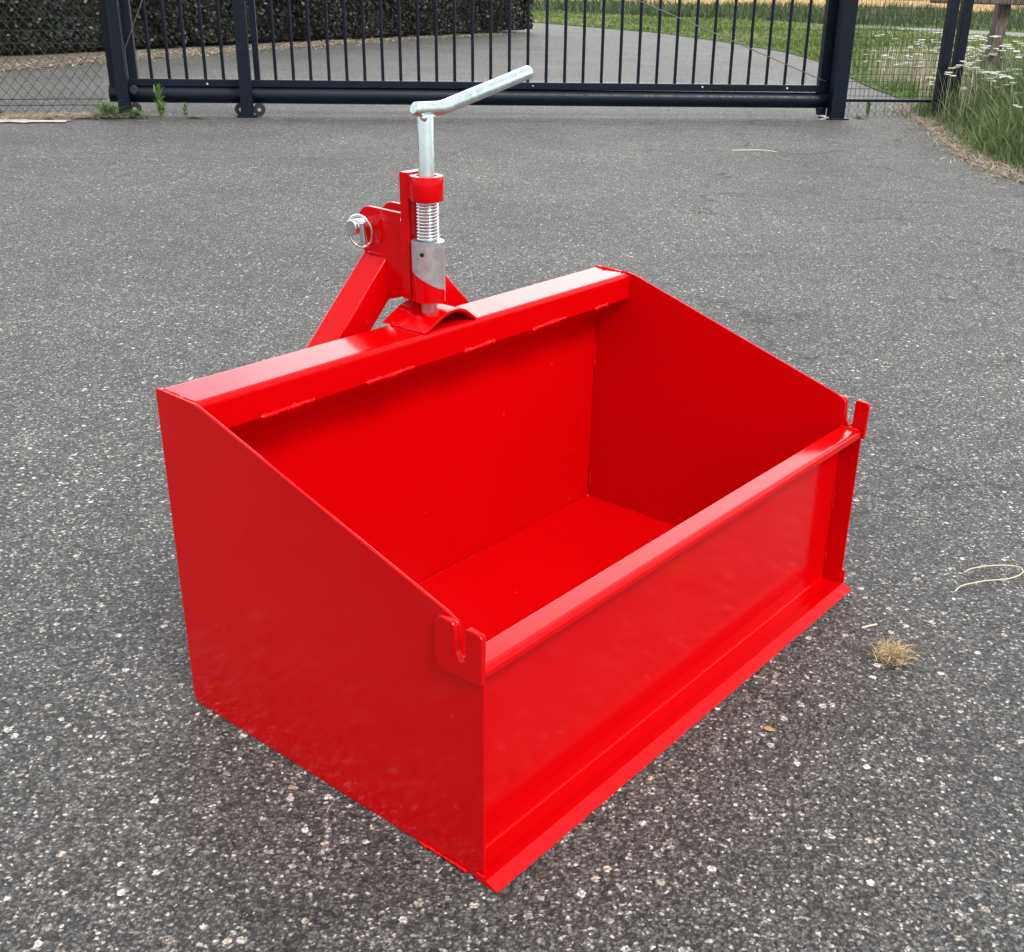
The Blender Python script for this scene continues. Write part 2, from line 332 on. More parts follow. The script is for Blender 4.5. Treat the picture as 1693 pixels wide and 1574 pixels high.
sheet('fence_soil', [(-9, 7.75), (-5.5, 9.1)] + FEN[1:] + [(-3.75, 10.32), (-4.3, 10.45), (-5.6, 9.9), (-9.2, 8.2)], .006, SOIL, .02, .06)

# ------------------------------------------------------------------ blades (grass, straw, leaves)
def blades(name, base, height, width, lean, mat, tint, label=None, cat=None, kind='stuff', parent=None, droop=.35, head=None):
    """base (n,3), height (n,), width (n,), lean (n,2) horizontal drift of the tip; 2-section tapered curved blades"""
    n = len(base); ang = rng.uniform(0, 2 * PI, n); wx, wy = np.cos(ang) * width / 2, np.sin(ang) * width / 2
    V = np.zeros((n, 7, 3))
    for k, (t, ww) in enumerate(((0, .8), (.45, 1.), (.8, .6))):
        cx = base[:, 0] + lean[:, 0] * t ** 1.8; cy = base[:, 1] + lean[:, 1] * t ** 1.8; cz = base[:, 2] + height * (t - droop * t ** 3 * .3)
        V[:, 2 * k] = np.stack([cx - wx * ww, cy - wy * ww, cz], 1); V[:, 2 * k + 1] = np.stack([cx + wx * ww, cy + wy * ww, cz], 1)
    V[:, 6] = np.stack([base[:, 0] + lean[:, 0], base[:, 1] + lean[:, 1], base[:, 2] + height * (1 - droop * .3)], 1)
    o4 = (np.arange(n) * 7)[:, None]
    F = np.concatenate([o4 + np.array([[0, 1, 3, 2]]), o4 + np.array([[2, 3, 5, 4]])], 0); T = o4 + np.array([[4, 5, 6]])
    me = bpy.data.meshes.new(name); nv = n * 7; me.vertices.add(nv); me.vertices.foreach_set('co', V.astype(np.float32).ravel())
    loops = np.concatenate([F.ravel(), T.ravel()]); me.loops.add(len(loops)); me.loops.foreach_set('vertex_index', loops.astype(np.int32))
    nf = len(F) + len(T); me.polygons.add(nf)
    st = np.concatenate([np.arange(len(F)) * 4, len(F) * 4 + np.arange(len(T)) * 3]); me.polygons.foreach_set('loop_start', st.astype(np.int32))
    me.update(calc_edges=True); me.materials.append(mat)
    at = me.attributes.new('tint', 'FLOAT', 'POINT'); at.data.foreach_set('value', np.repeat(tint, 7).astype(np.float32))
    o = bpy.data.objects.new(name, me); C.objects.link(o)
    if parent: o.parent = parent
    if kind or label: tag(o, label, cat, kind=kind)
    return o
def inpoly(px, py, poly):
    ins = np.zeros(px.shape, bool); n = len(poly)
    for i in range(n):
        x1, y1 = poly[i]; x2, y2 = poly[(i + 1) % n]
        c_ = ((y1 > py) != (y2 > py)) & (px < (x2 - x1) * (py - y1) / (y2 - y1 + 1e-12) + x1); ins ^= c_
    return ins
def scatter(poly, n, clump=0, power=1.):
    xs = [p_[0] for p_ in poly]; ys = [p_[1] for p_ in poly]; X, Y = np.zeros(0), np.zeros(0)
    while len(X) < n:
        x = rng.uniform(min(xs), max(xs), n * 2); y = rng.uniform(min(ys), max(ys), n * 2)
        if clump:
            f = np.sin(x * clump + 1.7 * np.sin(y * clump * .7)) * np.sin(y * clump * 1.1 + 1.3 * np.sin(x * clump * .6)); k = rng.uniform(-1, 1, len(x)) < f + .35; x, y = x[k], y[k]
        k = inpoly(x, y, poly); X = np.append(X, x[k]); Y = np.append(Y, y[k])
    return X[:n], Y[:n]
def lowfreq(x, y, s=1.):
    return .5 + .25 * np.sin(x * 1.9 * s + 2 * np.sin(y * .8 * s)) + .25 * np.sin(y * 2.3 * s + 1.5 * np.sin(x * 1.1 * s))

# near verge grass: low dry edge rising to tall grass
VP = [(3.62, 4), (3.24, 6.4), (3.1, 7.79), (3.06, 8.3), (3.08, 8.97), (3.22, 9.94), (3.40, 11.13), (3.47, 12.0), (3.7, 12.9), (4.2, 13.6), (7.5, 14.5), (9.5, 9), (7, 4)]
x, y = scatter(VP, 52000); d = segdist(x, y, VERGE)
h = np.clip(.03 + .62 * np.clip((d - .12) / .8, 0, 1) ** .8, .03, .60) * rng.uniform(.45, 1.15, len(x)) * (.7 + .5 * lowfreq(x, y, 1.3))
ti = np.clip(rng.beta(2, 2.6, len(x)) * .9 + .45 * np.exp(-d / .22) * rng.uniform(0, 1, len(x)) + .15 * (lowfreq(x, y, .9) - .5), 0, 1)
lean = rng.normal(0, .32, (len(x), 2)) * h[:, None] + np.array([[-.12, -.04]]) * h[:, None]
blades('verge_grass', np.stack([x, y, np.full(len(x), .004)], 1), h, rng.uniform(.006, .013, len(x)), lean, GRASS, ti, 'tall uncut grass growing on the verge to the right of the driveway', 'grass')
x, y = scatter([(3.5, 11), (3.7, 12.9), (4.1, 13.5), (4.0, 16.5), (5.2, 17), (7.2, 14.3), (6.5, 10)], 2600)
blades('dry_stems', np.stack([x, y, np.full(len(x), .004)], 1), rng.uniform(.3, .66, len(x)), rng.uniform(.004, .008, len(x)), rng.normal(0, .07, (len(x), 2)), STRAW, rng.uniform(.3, 1, len(x)), 'pale thin dry stems among the white flowers around the fence posts', 'stems')
# straw and dry bits along the edges
def debris(name, line, n, spread, label, off=0., wmul=1.):
    line = [Vector(p_) for p_ in line]; B = []; 
    for _ in range(n):
        i = random.randrange(len(line) - 1); p_ = line[i].lerp(line[i + 1], random.random()); B.append((p_.x + random.gauss(off, spread), p_.y + random.gauss(0, spread), .008 + random.random() * .015))
    B = np.array(B); ln = rng.uniform(.03, .16, n); a_ = rng.uniform(0, 2 * PI, n)
    blades(name, B, rng.uniform(.002, .03, n), rng.uniform(.003, .008, n) * wmul, np.stack([np.cos(a_) * ln, np.sin(a_) * ln], 1), STRAW, rng.uniform(0, 1, n), label, 'straw')
debris('verge_straw', VERGE[3:], 6500, .13, 'pale dry straw lying along the edge of the right hand verge', .15)
debris('fence_straw', [(-8, 8.1), (-5.2, 9.45), (-4.2, 10.02), (-3.7, 10.2)], 2600, .10, 'pale dry straw lying under the chain link fence')
debris('hedge_litter', LT[1:], 4200, .34, 'dry leaves and straw scattered along the foot of the dark hedge', -.25, 2.5)
# lawn behind the mesh panel and beyond the drive
LP = [(3.84, 13.3), (3.9, 15.27), (3.97, 16.9), (4.23, 19.94), (4.1, 22.64), (3.37, 25.9), (2.34, 29.2), (.95, 31.43), (-.8, 33.9), (-3, 36), (-3, 43), (2, 41), (6.6, 38), (9.9, 33), (20, 24), (16, 14), (9.2, 14)]
x, y = scatter(LP, 46000); d = segdist(x, y, INNER)
h = rng.uniform(.04, .12, len(x)) * (.6 + .9 * lowfreq(x, y, .8)) * np.clip(d / .3, .4, 1)
blades('lawn_grass', np.stack([x, y, np.full(len(x), .01)], 1), h, .010 + .0011 * y * rng.uniform(.6, 1.2, len(x)), rng.normal(0, .05, (len(x), 2)), LOWG, np.clip(rng.beta(2, 2.3, len(x)) + .5 * (lowfreq(x, y, .5) - .5), 0, 1), 'short bright green grass beyond the curved edge of the driveway', 'grass')
TP = [(-40, 54), (-6, 44), (2, 41.5), (6.8, 39), (11.5, 37.8), (27.5, 27), (40, 24), (40, 44), (26, 57), (11, 56), (-1, 53), (-30, 62)]
x, y = scatter(TP, 42000, .9)
h = rng.uniform(.18, .48, len(x)) * (.5 + .9 * lowfreq(x, y, .55))
blades('tall_field_grass', np.stack([x, y, np.full(len(x), .02)], 1), h, rng.uniform(.03, .06, len(x)), rng.normal(0, .12, (len(x), 2)), TALLG, np.clip(rng.beta(2, 2.4, len(x)), 0, 1), 'tall dark green grass in front of the ripe grain field', 'grass')
WP = [(-30, 60), (0, 54), (24, 57), (42, 43), (60, 70), (0, 82), (-40, 78)]
x, y = scatter(WP, 26000)
blades('grain_stalks', np.stack([x, y, np.full(len(x), .03)], 1), rng.uniform(.3, .55, len(x)), rng.uniform(.05, .10, len(x)), rng.normal(0, .08, (len(x), 2)), GRAIN, rng.uniform(.2, .95, len(x)), 'ripe golden grain standing in the field behind the tall grass', 'grain')

# ------------------------------------------------------------------ hedge
hedge = empty('hedge', (-4, 22, 0)); tag(hedge, 'long clipped dark beech hedge behind the sliding gate', 'hedge')
def off_line(line, d):
    res = []
    for i, p_ in enumerate(line):
        a_ = Vector(line[max(0, i - 1)]); b_ = Vector(line[min(len(line) - 1, i + 1)]); t = (b_ - a_).normalized(); res.append((p_[0] - t.y * d, p_[1] + t.x * d))
    return res
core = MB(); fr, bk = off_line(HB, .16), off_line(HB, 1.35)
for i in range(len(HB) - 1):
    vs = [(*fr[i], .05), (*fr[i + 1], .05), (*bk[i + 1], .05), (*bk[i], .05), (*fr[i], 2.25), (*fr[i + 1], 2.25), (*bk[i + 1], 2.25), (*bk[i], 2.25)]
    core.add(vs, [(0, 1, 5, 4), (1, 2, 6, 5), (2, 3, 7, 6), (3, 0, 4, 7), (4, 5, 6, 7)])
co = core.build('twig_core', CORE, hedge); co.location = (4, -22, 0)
cum = [0]; HBv = [Vector(p_) for p_ in HB]
for i in range(len(HB) - 1): cum.append(cum[-1] + (HBv[i + 1] - HBv[i]).length)
n = 60000; s_ = rng.uniform(0, cum[-1], n); zz = rng.uniform(.0, 2.35, n) ; face = rng.random(n)
P_ = np.zeros((n, 3)); nrm = np.zeros((n, 3))
for i in range(len(HB) - 1):
    k = (s_ >= cum[i]) & (s_ <= cum[i + 1]); t = (HBv[i + 1] - HBv[i]).normalized(); o2 = np.array(HB[i])
    along = s_[k] - cum[i]; P_[k, 0] = o2[0] + t.x * along; P_[k, 1] = o2[1] + t.y * along; nrm[k, 0] = t.y; nrm[k, 1] = -t.x
P_[:, 2] = zz
wav = .08 * np.sin(s_ * 2.1 + zz * 1.7) + .06 * np.sin(s_ * 5.3 - zz * 3.1)
dep = -np.abs(rng.normal(0, .08, n)) + wav
fm = face < .80
P_[fm] += nrm[fm] * dep[fm, None]
tm = (face >= .80) & (face < .9); P_[tm] += -nrm[tm] * rng.uniform(0, 1.4, tm.sum())[:, None]; P_[tm, 2] = 2.3 + rng.normal(0, .04, tm.sum())
em = face >= .9; t = (HBv[-1] - HBv[-2]).normalized(); e_n = em.sum(); wd = rng.uniform(0, 1.5, e_n)
P_[em, 0] = HB[-1][0] - t.y * wd + t.x * (.02 + .16 * np.sin(wd * 2) + rng.normal(0, .06, e_n)); P_[em, 1] = HB[-1][1] + t.x * wd + t.y * (rng.normal(0, .08, e_n)); P_[em, 2] = rng.uniform(0.02, 2.35, e_n)
P_[:, 2] = np.where(P_[:, 2] < .08, .08 + rng.uniform(0, .1, n), P_[:, 2])
nn = nrm + rng.normal(0, .65, (n, 3)); nn[em] = np.array([t.x, t.y, 0]) + rng.normal(0, .65, (e_n, 3)); nn[:, 2] += .35
nn /= np.linalg.norm(nn, axis=1)[:, None]; rr = rng.normal(0, 1, (n, 3)); u_ = np.cross(nn, rr); u_ /= np.linalg.norm(u_, axis=1)[:, None]; v_ = np.cross(nn, u_)
ls = rng.uniform(.026, .045, n)[:, None]; Vq = np.stack([P_ - u_ * ls, P_ - v_ * ls * .62 + nn * ls * .15, P_ + u_ * ls, P_ + v_ * ls * .62 + nn * ls * .15], 1).reshape(-1, 3)
Vq -= np.array([-4, 22, 0])
me = bpy.data.meshes.new('foliage'); me.vertices.add(len(Vq)); me.vertices.foreach_set('co', Vq.astype(np.float32).ravel())
me.loops.add(len(Vq)); me.loops.foreach_set('vertex_index', np.arange(len(Vq), dtype=np.int32)); me.polygons.add(n); me.polygons.foreach_set('loop_start', (np.arange(n) * 4).astype(np.int32)); me.update(calc_edges=True)
tn = np.clip(rng.beta(1.6, 2.2, n) + .5 * (np.sin(s_ * 1.3 + zz) * .3), 0, 1)
at = me.attributes.new('tint', 'FLOAT', 'POINT'); at.data.foreach_set('value', np.repeat(tn, 4).astype(np.float32)); me.materials.append(HEDGE)
fo = bpy.data.objects.new('foliage', me); C.objects.link(fo); fo.parent = hedge

# ------------------------------------------------------------------ gate line frame
GA = Vector((-2.87, 10.41, 0)); GR = math.atan2(.19474, .98085)
def gobj(name): return empty(name, GA, GR)          # local x along the gate, y away from the camera
gate = gobj('sliding_gate'); tag(gate, 'dark blue sliding bar gate with thick bottom tube across the driveway', 'gate')
g = MB(); g.tube([(-1.11, .17, .17), (5.57, .17, .155)], .072, 28); g.build('bottom_tube', NAVY, gate)
g = MB(); g.box(-1.06, 5.56, .125, .215, .236, .300); g.build('lower_rail', NAVY, gate, .006)
g = MB(); g.box(-1.06, 5.56, .135, .205, 1.80, 1.88); g.build('top_rail', NAVY, gate, .004)
for s0, s1, nm in ((-1.10, -1.01, 'end_stile'), (-.935, -.86, 'stile'), (.125, .175, 'stile'), (5.43, 5.55, 'end_stile')):
    g = MB(); g.box(s0, s1, .128, .212, .29 if nm == 'stile' else .13, 1.81); g.build(nm, NAVY, gate, .004)
meas_s = np.array([-.747, -.598, -.451, -.293, -.14, .02])
bars = list(meas_s[:5]) + [.309, .463, .615, .775]
ks = np.array([0, 8, 17]); 
for i in range(1, 10): bars.append(.775 + .1575 * i + .0005 * i * i)
b0 = bars[-1]; nleft = 17
targ_end = 5.27
stp = np.linspace(.162, .176, nleft); stp *= (targ_end - b0) / stp.sum()
for s2 in stp: b0 += s2; bars.append(b0)
for s0 in bars:
    g = MB(); g.cyl((s0, .17, .295), (s0, .17, 1.81), .0145, 12); g.build('bar', NAVY, gate)
for pts_ in (((-1.02, .11, .36), (-.33, .11, 1.78)), ((1.45, .11, 1.78), (5.48, .11, .335))):
    g = MB(); g.tube(pts_, .0045, 8); g.build('brace_cable', CABLE, gate)
for s0, z0, r0 in ((-.28, .262, .009), (.02, .262, .011), (2.62, .27, .006), (4.25, .274, .009), (5.1, .27, .010)):
    g = MB(); g.cyl((s0, .121, z0), (s0, .126, z0), r0, 8); g.build('rivet_head', WHITEP, gate)
def post(x0, x1, label, rollers, knobs=(), h=1.95):
    e = gobj('gate_post'); e.location = GA + Vector((math.cos(GR), math.sin(GR), 0)) * ((x0 + x1) / 2); hw = (x1 - x0) / 2
    tag(e, label, 'gate post', 'posts of the sliding gate')
    q_ = MB(); q_.box(-hw, hw, -.055, .055, .004, h); q_.build('shaft', NAVY, e, .005)
    q_ = MB(); q_.box(-hw - .035, hw + .035, -.085, .16, .001, .014); q_.build('base_plate', NAVY, e, .002)
    for rx in rollers:
        q_ = MB(); q_.cyl((rx, .02, .058), (rx, .075, .058), .052, 26); wl = q_.build('roller', BLACKR, e, .004)
        q_ = MB(); q_.cyl((rx, .012, .058), (rx, .022, .058), .016, 14); q_.build('axle_bolt', DULL, wl)
    for rx, rz in knobs:
        q_ = MB(); q_.cyl((rx, .01, rz), (rx, .06, rz), .036, 20); wl = q_.build('guide_roller', BLACKR, e, .008)
    return e
post(-1.02, -.925, 'leftmost dark blue gate post, weeds growing round its foot', (.075,), ((.085, .215),))
post(.0, .105, 'slender dark blue gate post between two small black rollers, on bare asphalt', (-.06, .10))
pr = post(5.50, 5.645, 'rightmost and thickest dark blue gate post, next to the welded mesh panel', (), h=2.0)
q_ = MB(); q_.prism_x([(.06, .03), (.10, .03), (.13, .10), (.06, .10)], -.16, -.075); q_.build('stop_block', NAVY, pr, .003)
q_ = MB(); q_.box(-.26, -.075, -.04, -.028, .012, .045); so = q_.build('run_in_plate', DULL, pr, .002); so.rotation_euler = (0, -.25, 0)

# ------------------------------------------------------------------ chain link fence (left) and mesh panel (right)
cf = gobj('chain_link_fence'); cf.location = GA + Vector((math.cos(GR), math.sin(GR), 0)) * -1.12
tag(cf, 'dark chain link fence running left from the gate in front of the hedge', 'fence')
def zig(mb, x0, x1, z0, z1, dx, dz, r, y=0.):
    w = dx / 2
    for j in range(int((x1 - x0) / w)):
        pts_ = []; k = 0; z = z0
        while z < z1:
            pts_.append((x0 + j * w + (w if (k + j) % 2 else 0) + random.gauss(0, .0012), y + (.0015 if k % 2 else -.0015), z)); z += dz / 2; k += 1
        mb.tube(pts_, r, 4, False)
g = MB(); zig(g, -2.6, 0, .03, 1.5, .088, .105, .0029); g.build('wire_mesh', WIRE, cf)
for z, r in ((.085, .0035), (.135, .004), (.58, .0025), (.68, .0025), (.78, .0025), (1.1, .0025), (1.5, .004)):
    g = MB(); g.tube([(-2.7 + .3 * k, .006, z + .006 * math.sin(k * .9)) for k in range(10)], r, 6); g.build('tension_wire', WIRE, cf)
g = MB(); g.box(-2.75, -.86, -.02, .03, .012, .040); g.build('ground_bar', NAVY, cf, .004)
g = MB(); g.cyl((-2.7, .0, .0), (-2.7, .0, 1.6), .03, 16); g.build('end_post', NAVY, cf)

mf = gobj('mesh_fence'); mf.location = GA + Vector((math.cos(GR), math.sin(GR), 0)) * 5.65
tag(mf, 'dark welded mesh panel between the rightmost gate post and two slim posts', 'fence')
g = MB(); W_ = .93
for i in range(21): g.tube([(.005 + i * W_ / 20, 0, .02 if i % 2 else .16), (.005 + i * W_ / 20, 0, 1.8)], .0022, 5, False)
for i in range(25): g.tube([(0, .004, .215 + i * .066), (W_, .004, .215 + i * .066)], .0027, 5, False)
g.build('wire_grid', WIRE, mf)
g = MB(); g.box(0, W_, -.014, .014, .160, .188); g.build('bottom_rail', NAVY, mf, .003)
g = MB(); g.box(0, W_, -.014, .014, 1.79, 1.82); g.build('top_rail', NAVY, mf, .003)
g = MB(); zig(g, .0, .9, .01, .16, .06, .07, .0015, .012); g.build('skirt_mesh', WIRE, mf)
for s0, s1, lb in ((6.585, 6.675, 'slim dark post carrying the right edge of the welded mesh panel'), (6.725, 6.815, 'slim dark post standing between the welded mesh panel post and the wooden fence')):
    e = gobj('fence_post'); e.location = GA + Vector((math.cos(GR), math.sin(GR), 0)) * ((s0 + s1) / 2)
    tag(e, lb, 'fence post', 'slim fence posts')
    q_ = MB(); q_.box(-.045, .045, -.045, .045, 0, 1.9); q_.build('shaft', NAVY, e, .005)
    for z in (.5, 1.0, 1.5): q_ = MB(); q_.cyl((-.0, -.053, z), (0, -.044, z), .008, 8); q_.build('fixing_bolt', NAVY, e)

wf = empty('wooden_fence', (4.52, 13.0, 0), .14); tag(wf, 'weathered grey wooden fence with one post and a thick rail at the grassy verge', 'fence')
g = MB(); g.box(-.065, .065, -.06, .06, 0, 1.05); wpst = g.build('fence_stake', WOOD, wf, .012); wpst.rotation_euler = (0, .04, 0)
g = MB(); g.box(-3.2, .42, -.07, .07, -.045, .045); rl = g.build('rail', WOOD, wf, .015); rl.matrix_basis = Matrix.Translation((-.38, -.11, 1.085)) @ Matrix.Rotation(PI, 4, 'Z')

# ------------------------------------------------------------------ yarrow, weeds
YS, YG = [], 'yarrow plants flowering in the grass'
def make_yarrow(seed, h):
    r_ = random.Random(seed); e = empty('yarrow', (0, 0, 0)); tag(e, 'white flowering yarrow in the tall verge grass', 'flower', YG)
    q_ = MB(); tops = []; lx, ly = r_.uniform(-.06, .06), r_.uniform(-.06, .06)
    q_.tube([(0, 0, 0), (lx * .4, ly * .4, h * .5), (lx, ly, h * .86)], [.003, .0025, .002], 5)
    for k in range(r_.choice((2, 3, 4))):
        a_ = r_.uniform(0, 2 * PI); d_ = r_.uniform(.0, .045); tx, ty, tz = lx + d_ * math.cos(a_), ly + d_ * math.sin(a_), h * r_.uniform(.95, 1.02)
        q_.tube([(lx, ly, h * .84), (tx, ty, tz)], .0016, 4); tops.append((tx, ty, tz))
    q_.build('stem', PSTEM, e)
    for (tx, ty, tz) in tops:
        R_ = r_.uniform(.030, .052); q_ = MB()
        for k in range(34):
            a_ = r_.uniform(0, 2 * PI); d_ = R_ * math.sqrt(r_.random()); px, py, pz = tx + d_ * math.cos(a_), ty + d_ * math.sin(a_), tz + r_.uniform(-.003, .004)
            s2 = r_.uniform(.005, .009); vs = [(px + s2 * math.cos(b_ * PI / 3), py + s2 * math.sin(b_ * PI / 3), pz) for b_ in range(6)] + [(px, py, pz + .004), (px, py, pz - .006)]
            q_.add(vs, [(i, (i + 1) % 6, 6) for i in range(6)] + [((i + 1) % 6, i, 7) for i in range(6)])
        q_.build('flower_head', PETAL, e)
    return e
protos = [make_yarrow(i, h) for i, h in enumerate((.55, .62, .70, .46))]; used = set()
def put_yarrow(x, y, rz, sc, k, label):
    src = protos[k]
    if k in used:
        e = src.copy(); C.objects.link(e)
        for ch in src.children:
            c_ = ch.copy(); C.objects.link(c_); c_.parent = e
    else: e = src; used.add(k)
    e.location = (x, y, 0); e.rotation_euler = (0, 0, rz); e.scale = (sc,) * 3; e['label'] = label
def region(xa, xb, ya, yb, n, label, s0=.7, s1=1.1):
    for _ in range(n):
        sc, k = random.uniform(s0, s1), random.randrange(4)
        hh = (.55, .62, .70, .46)[k] * sc; nh = len(protos[k].children) - 1
        lb = ('low' if hh < .42 else 'tall' if hh > .6 else 'middling') + ' white yarrow, ' + {2: 'two', 3: 'three', 4: 'four'}[nh] + ' heads, ' + label
        put_yarrow(random.uniform(xa, xb), random.uniform(ya, yb), random.uniform(0, 6.3), sc, k, lb)
region(3.95, 5.1, 13.4, 16.5, 75, 'seen through the welded mesh panel', .45, 1.0)
region(4.1, 5.5, 11.9, 14.3, 75, 'around the foot of the wooden fence stake', .6, 1.2)
region(3.55, 4.6, 11.3, 13.2, 44, 'in front of the two slim dark posts', .45, 1.05)
region(3.75, 5.2, 9.8, 11.8, 36, 'in the tall grass on the near part of the verge', .7, 1.1)
put_yarrow(3.50, 9.2, 1, .62, 1, 'lone low white yarrow near the dry edge of the verge')

def make_weed(loc, h, spread, n, label, wd=.012, droop=.3):
    e = empty('weed', loc); tag(e, label, 'weed')
    k = rng.integers(3, 7); a_ = rng.uniform(0, 2 * PI, n); t = rng.random(n)
    base_ = np.stack([rng.normal(0, spread * .18, n), rng.normal(0, spread * .18, n), t * h * .75], 1)
    ln = spread * rng.uniform(.3, 1, n)
    blades('leaves', base_, h * rng.uniform(.12, .4, n), np.full(n, wd) * rng.uniform(.6, 1.3, n), np.stack([np.cos(a_) * ln, np.sin(a_) * ln], 1), WEED, rng.uniform(0, 1, n), None, None, None, e, droop)
    q_ = MB(); q_.tube([(0, 0, 0), (.004, .003, h * .5), (0, .002, h * .85)], [.003, .0025, .0015], 5); q_.build('stem', PSTEM, e); return e
make_weed((-3.52, 10.22, 0), .27, .06, 90, 'tall feathery green weed standing before the bottom tube of the gate')
make_weed((-3.36, 10.40, 0), .13, .06, 34, 'small green weed under the gate tube, right of the tall feathery weed', .010)
make_weed((-3.92, 10.05, 0), .14, .20, 170, 'bushy green weed around the foot of the leftmost gate post')
make_weed((-3.70, 10.13, 0), .07, .16, 120, 'low olive weed patch beside the leftmost gate post roller')
make_weed((-3.22, 10.19, 0), .02, .14, 60, 'flat dark weed lying on the asphalt between the two left gate posts', .016)
make_weed((2.98, 11.78, 0), .17, .03, 60, 'slim green weed standing right of the rightmost gate post', .012)
make_weed((2.86, 11.62, 0), .03, .12, 60, 'low brownish weed mat at the foot of the rightmost gate post', .012)

# ------------------------------------------------------------------ small things on the asphalt
e = empty('dry_grass_tuft', (.668, 1.895, 0)); tag(e, 'dried uprooted grass tuft lying on the asphalt right of the red box', 'grass tuft')
n = 620; a_ = rng.uniform(0, 2 * PI, n); rad = np.abs(rng.normal(0, .019, n)); ln = rng.uniform(.008, .045, n); a2 = rng.uniform(0, 2 * PI, n)
blades('straws', np.stack([rad * np.cos(a_), rad * np.sin(a_) * 1.1, .001 + rng.random(n) * .012], 1), rng.uniform(.001, .010, n), rng.uniform(.0009, .0019, n), np.stack([np.cos(a2) * ln, np.sin(a2) * ln], 1), TUFTM, rng.uniform(0, 1, n), None, None, None, e)
n = 60; a_ = rng.uniform(0, 2 * PI, n)
blades('green_blades', np.stack([.01 + rng.normal(0, .009, n), -.008 + rng.normal(0, .007, n), np.full(n, .003)], 1), rng.uniform(.004, .014, n), rng.uniform(.0012, .002, n), np.stack([np.cos(a_), np.sin(a_)], 1) * .014, GRASS, rng.uniform(0, .6, n), None, None, None, e)
q_ = MB()
for pts_ in ([(-.06, .022, .003), (-.045, .024, .006), (-.012, .014, .01)], [(-.046, .024, .005), (-.044, .012, .003), (-.040, -.001, .002)], [(-.012, .022, .006), (.0, .038, .008), (.018, .049, .004)], [(.008, .024, .010), (.040, .026, .004)], [(.005, -.002, .010), (.026, .004, .008), (.042, .012, .004)], [(-.012, -.038, .002), (.006, -.034, .004), (.014, -.028, .004)]):
    q_.tube(pts_, .0011, 6)
q_.build('long_stalks', bpy.data.materials['straw'], e)
def stalk(name, pts_, r, mat, label, cat):
    pv = [Vector(p_) for p_ in pts_]; pv = [pv[0]] + pv + [pv[-1]]; pts_ = []
    for i in range(1, len(pv) - 2):
        for k in range(6):
            t = k / 6; a_, b_, c_, d_ = pv[i - 1:i + 3]
            pts_.append(.5 * ((2 * b_) + (c_ - a_) * t + (2 * a_ - 5 * b_ + 4 * c_ - d_) * t * t + (3 * b_ - a_ - 3 * c_ + d_) * t ** 3) + Vector((rng.normal(0, r * .25), rng.normal(0, r * .25), 0)))
    pts_.append(pv[-1]); q_ = MB(); q_.tube(pts_, r, 8); o = q_.build(name, mat); c0 = Vector(pts_[0]); o.data.transform(Matrix.Translation(-c0)); o.location = c0; return tag(o, label, cat)
PALE, nt, b = newmat('pale_stalk', (.66, .62, .46), .6)
stalk('grass_stalk', [(.868, 2.155, .003), (.893, 2.182, .004), (.95, 2.202, .006), (1.005, 2.212, .008), (1.042, 2.236, .010), (1.046, 2.268, .008), (1.00, 2.272, .009), (.945, 2.262, .006), (.918, 2.247, .003)], .0013, PALE, 'long pale dry grass stalk bent into a loop near the right edge', 'straw')
stalk('straw', [(.628, 1.995, .002), (.652, 2.004, .004), (.662, 2.006, .004)], .0020, PALE, 'short grey twig lying just above the dried grass tuft', 'twig')
stalk('straw', [(.765, 2.032, .002), (.776, 2.02, .003), (.784, 2.006, .002)], .0010, PALE, 'short thin straw lying between the tuft and the looped stalk', 'straw')
stalk('straw', [(.905, 1.602, .002), (.925, 1.597, .004), (.945, 1.601, .002)], .0010, PALE, 'thin pale straw near the lower right corner', 'straw')
stalk('straw', [(1.28, 9.05, .004), (1.5, 9.08, .008), (1.62, 9.03, .004)], .004, PALE, 'pale straw lying on the asphalt midway to the rightmost gate post', 'straw')
def leaf(x, y, s, rz, label, mat=DRYLEAF):
    q_ = MB(); n = 10; vs = []
    for i in range(n + 1):
        t = i / n; w_ = s * .28 * math.sin(PI * t ** .8); zc = .002 + .25 * s * (t - .5) ** 2
        vs += [(s * (t - .5), -w_, zc + w_ * .4), (s * (t - .5), 0, zc), (s * (t - .5), w_, zc + w_ * .4)]
    fs = [(3 * i + k, 3 * i + 3 + k, 3 * i + 4 + k, 3 * i + 1 + k) for i in range(n) for k in (0, 1)]
    q_.add(vs, fs, True); o = q_.build('dead_leaf', mat); o.location = (x, y, 0.001); o.rotation_euler = (0, 0, rz)
    md = o.modifiers.new('thick', 'SOLIDIFY'); md.thickness = .0006
    return tag(o, label, 'leaf')
leaf(.383, 1.64, .022, -.4, 'small tan dead leaf below the front blade of the red box')
leaf(-.412, 1.452, .014, .5, 'small orange dead leaf left of the red box near its rear bottom corner')
def pebble(x, y, s, mat, label):
    bm = bmesh.new(); bmesh.ops.create_icosphere(bm, subdivisions=2, radius=s)
    for v in bm.verts: v.co *= random.uniform(.82, 1.12); v.co.z *= .6
    me = bpy.data.meshes.new('pebble'); bm.to_mesh(me); bm.free(); me.materials.append(mat)
    for p_ in me.polygons: p_.use_smooth = True
    o = bpy.data.objects.new('pebble', me); C.objects.link(o); o.location = (x, y, s * .4); return tag(o, label, 'pebble')

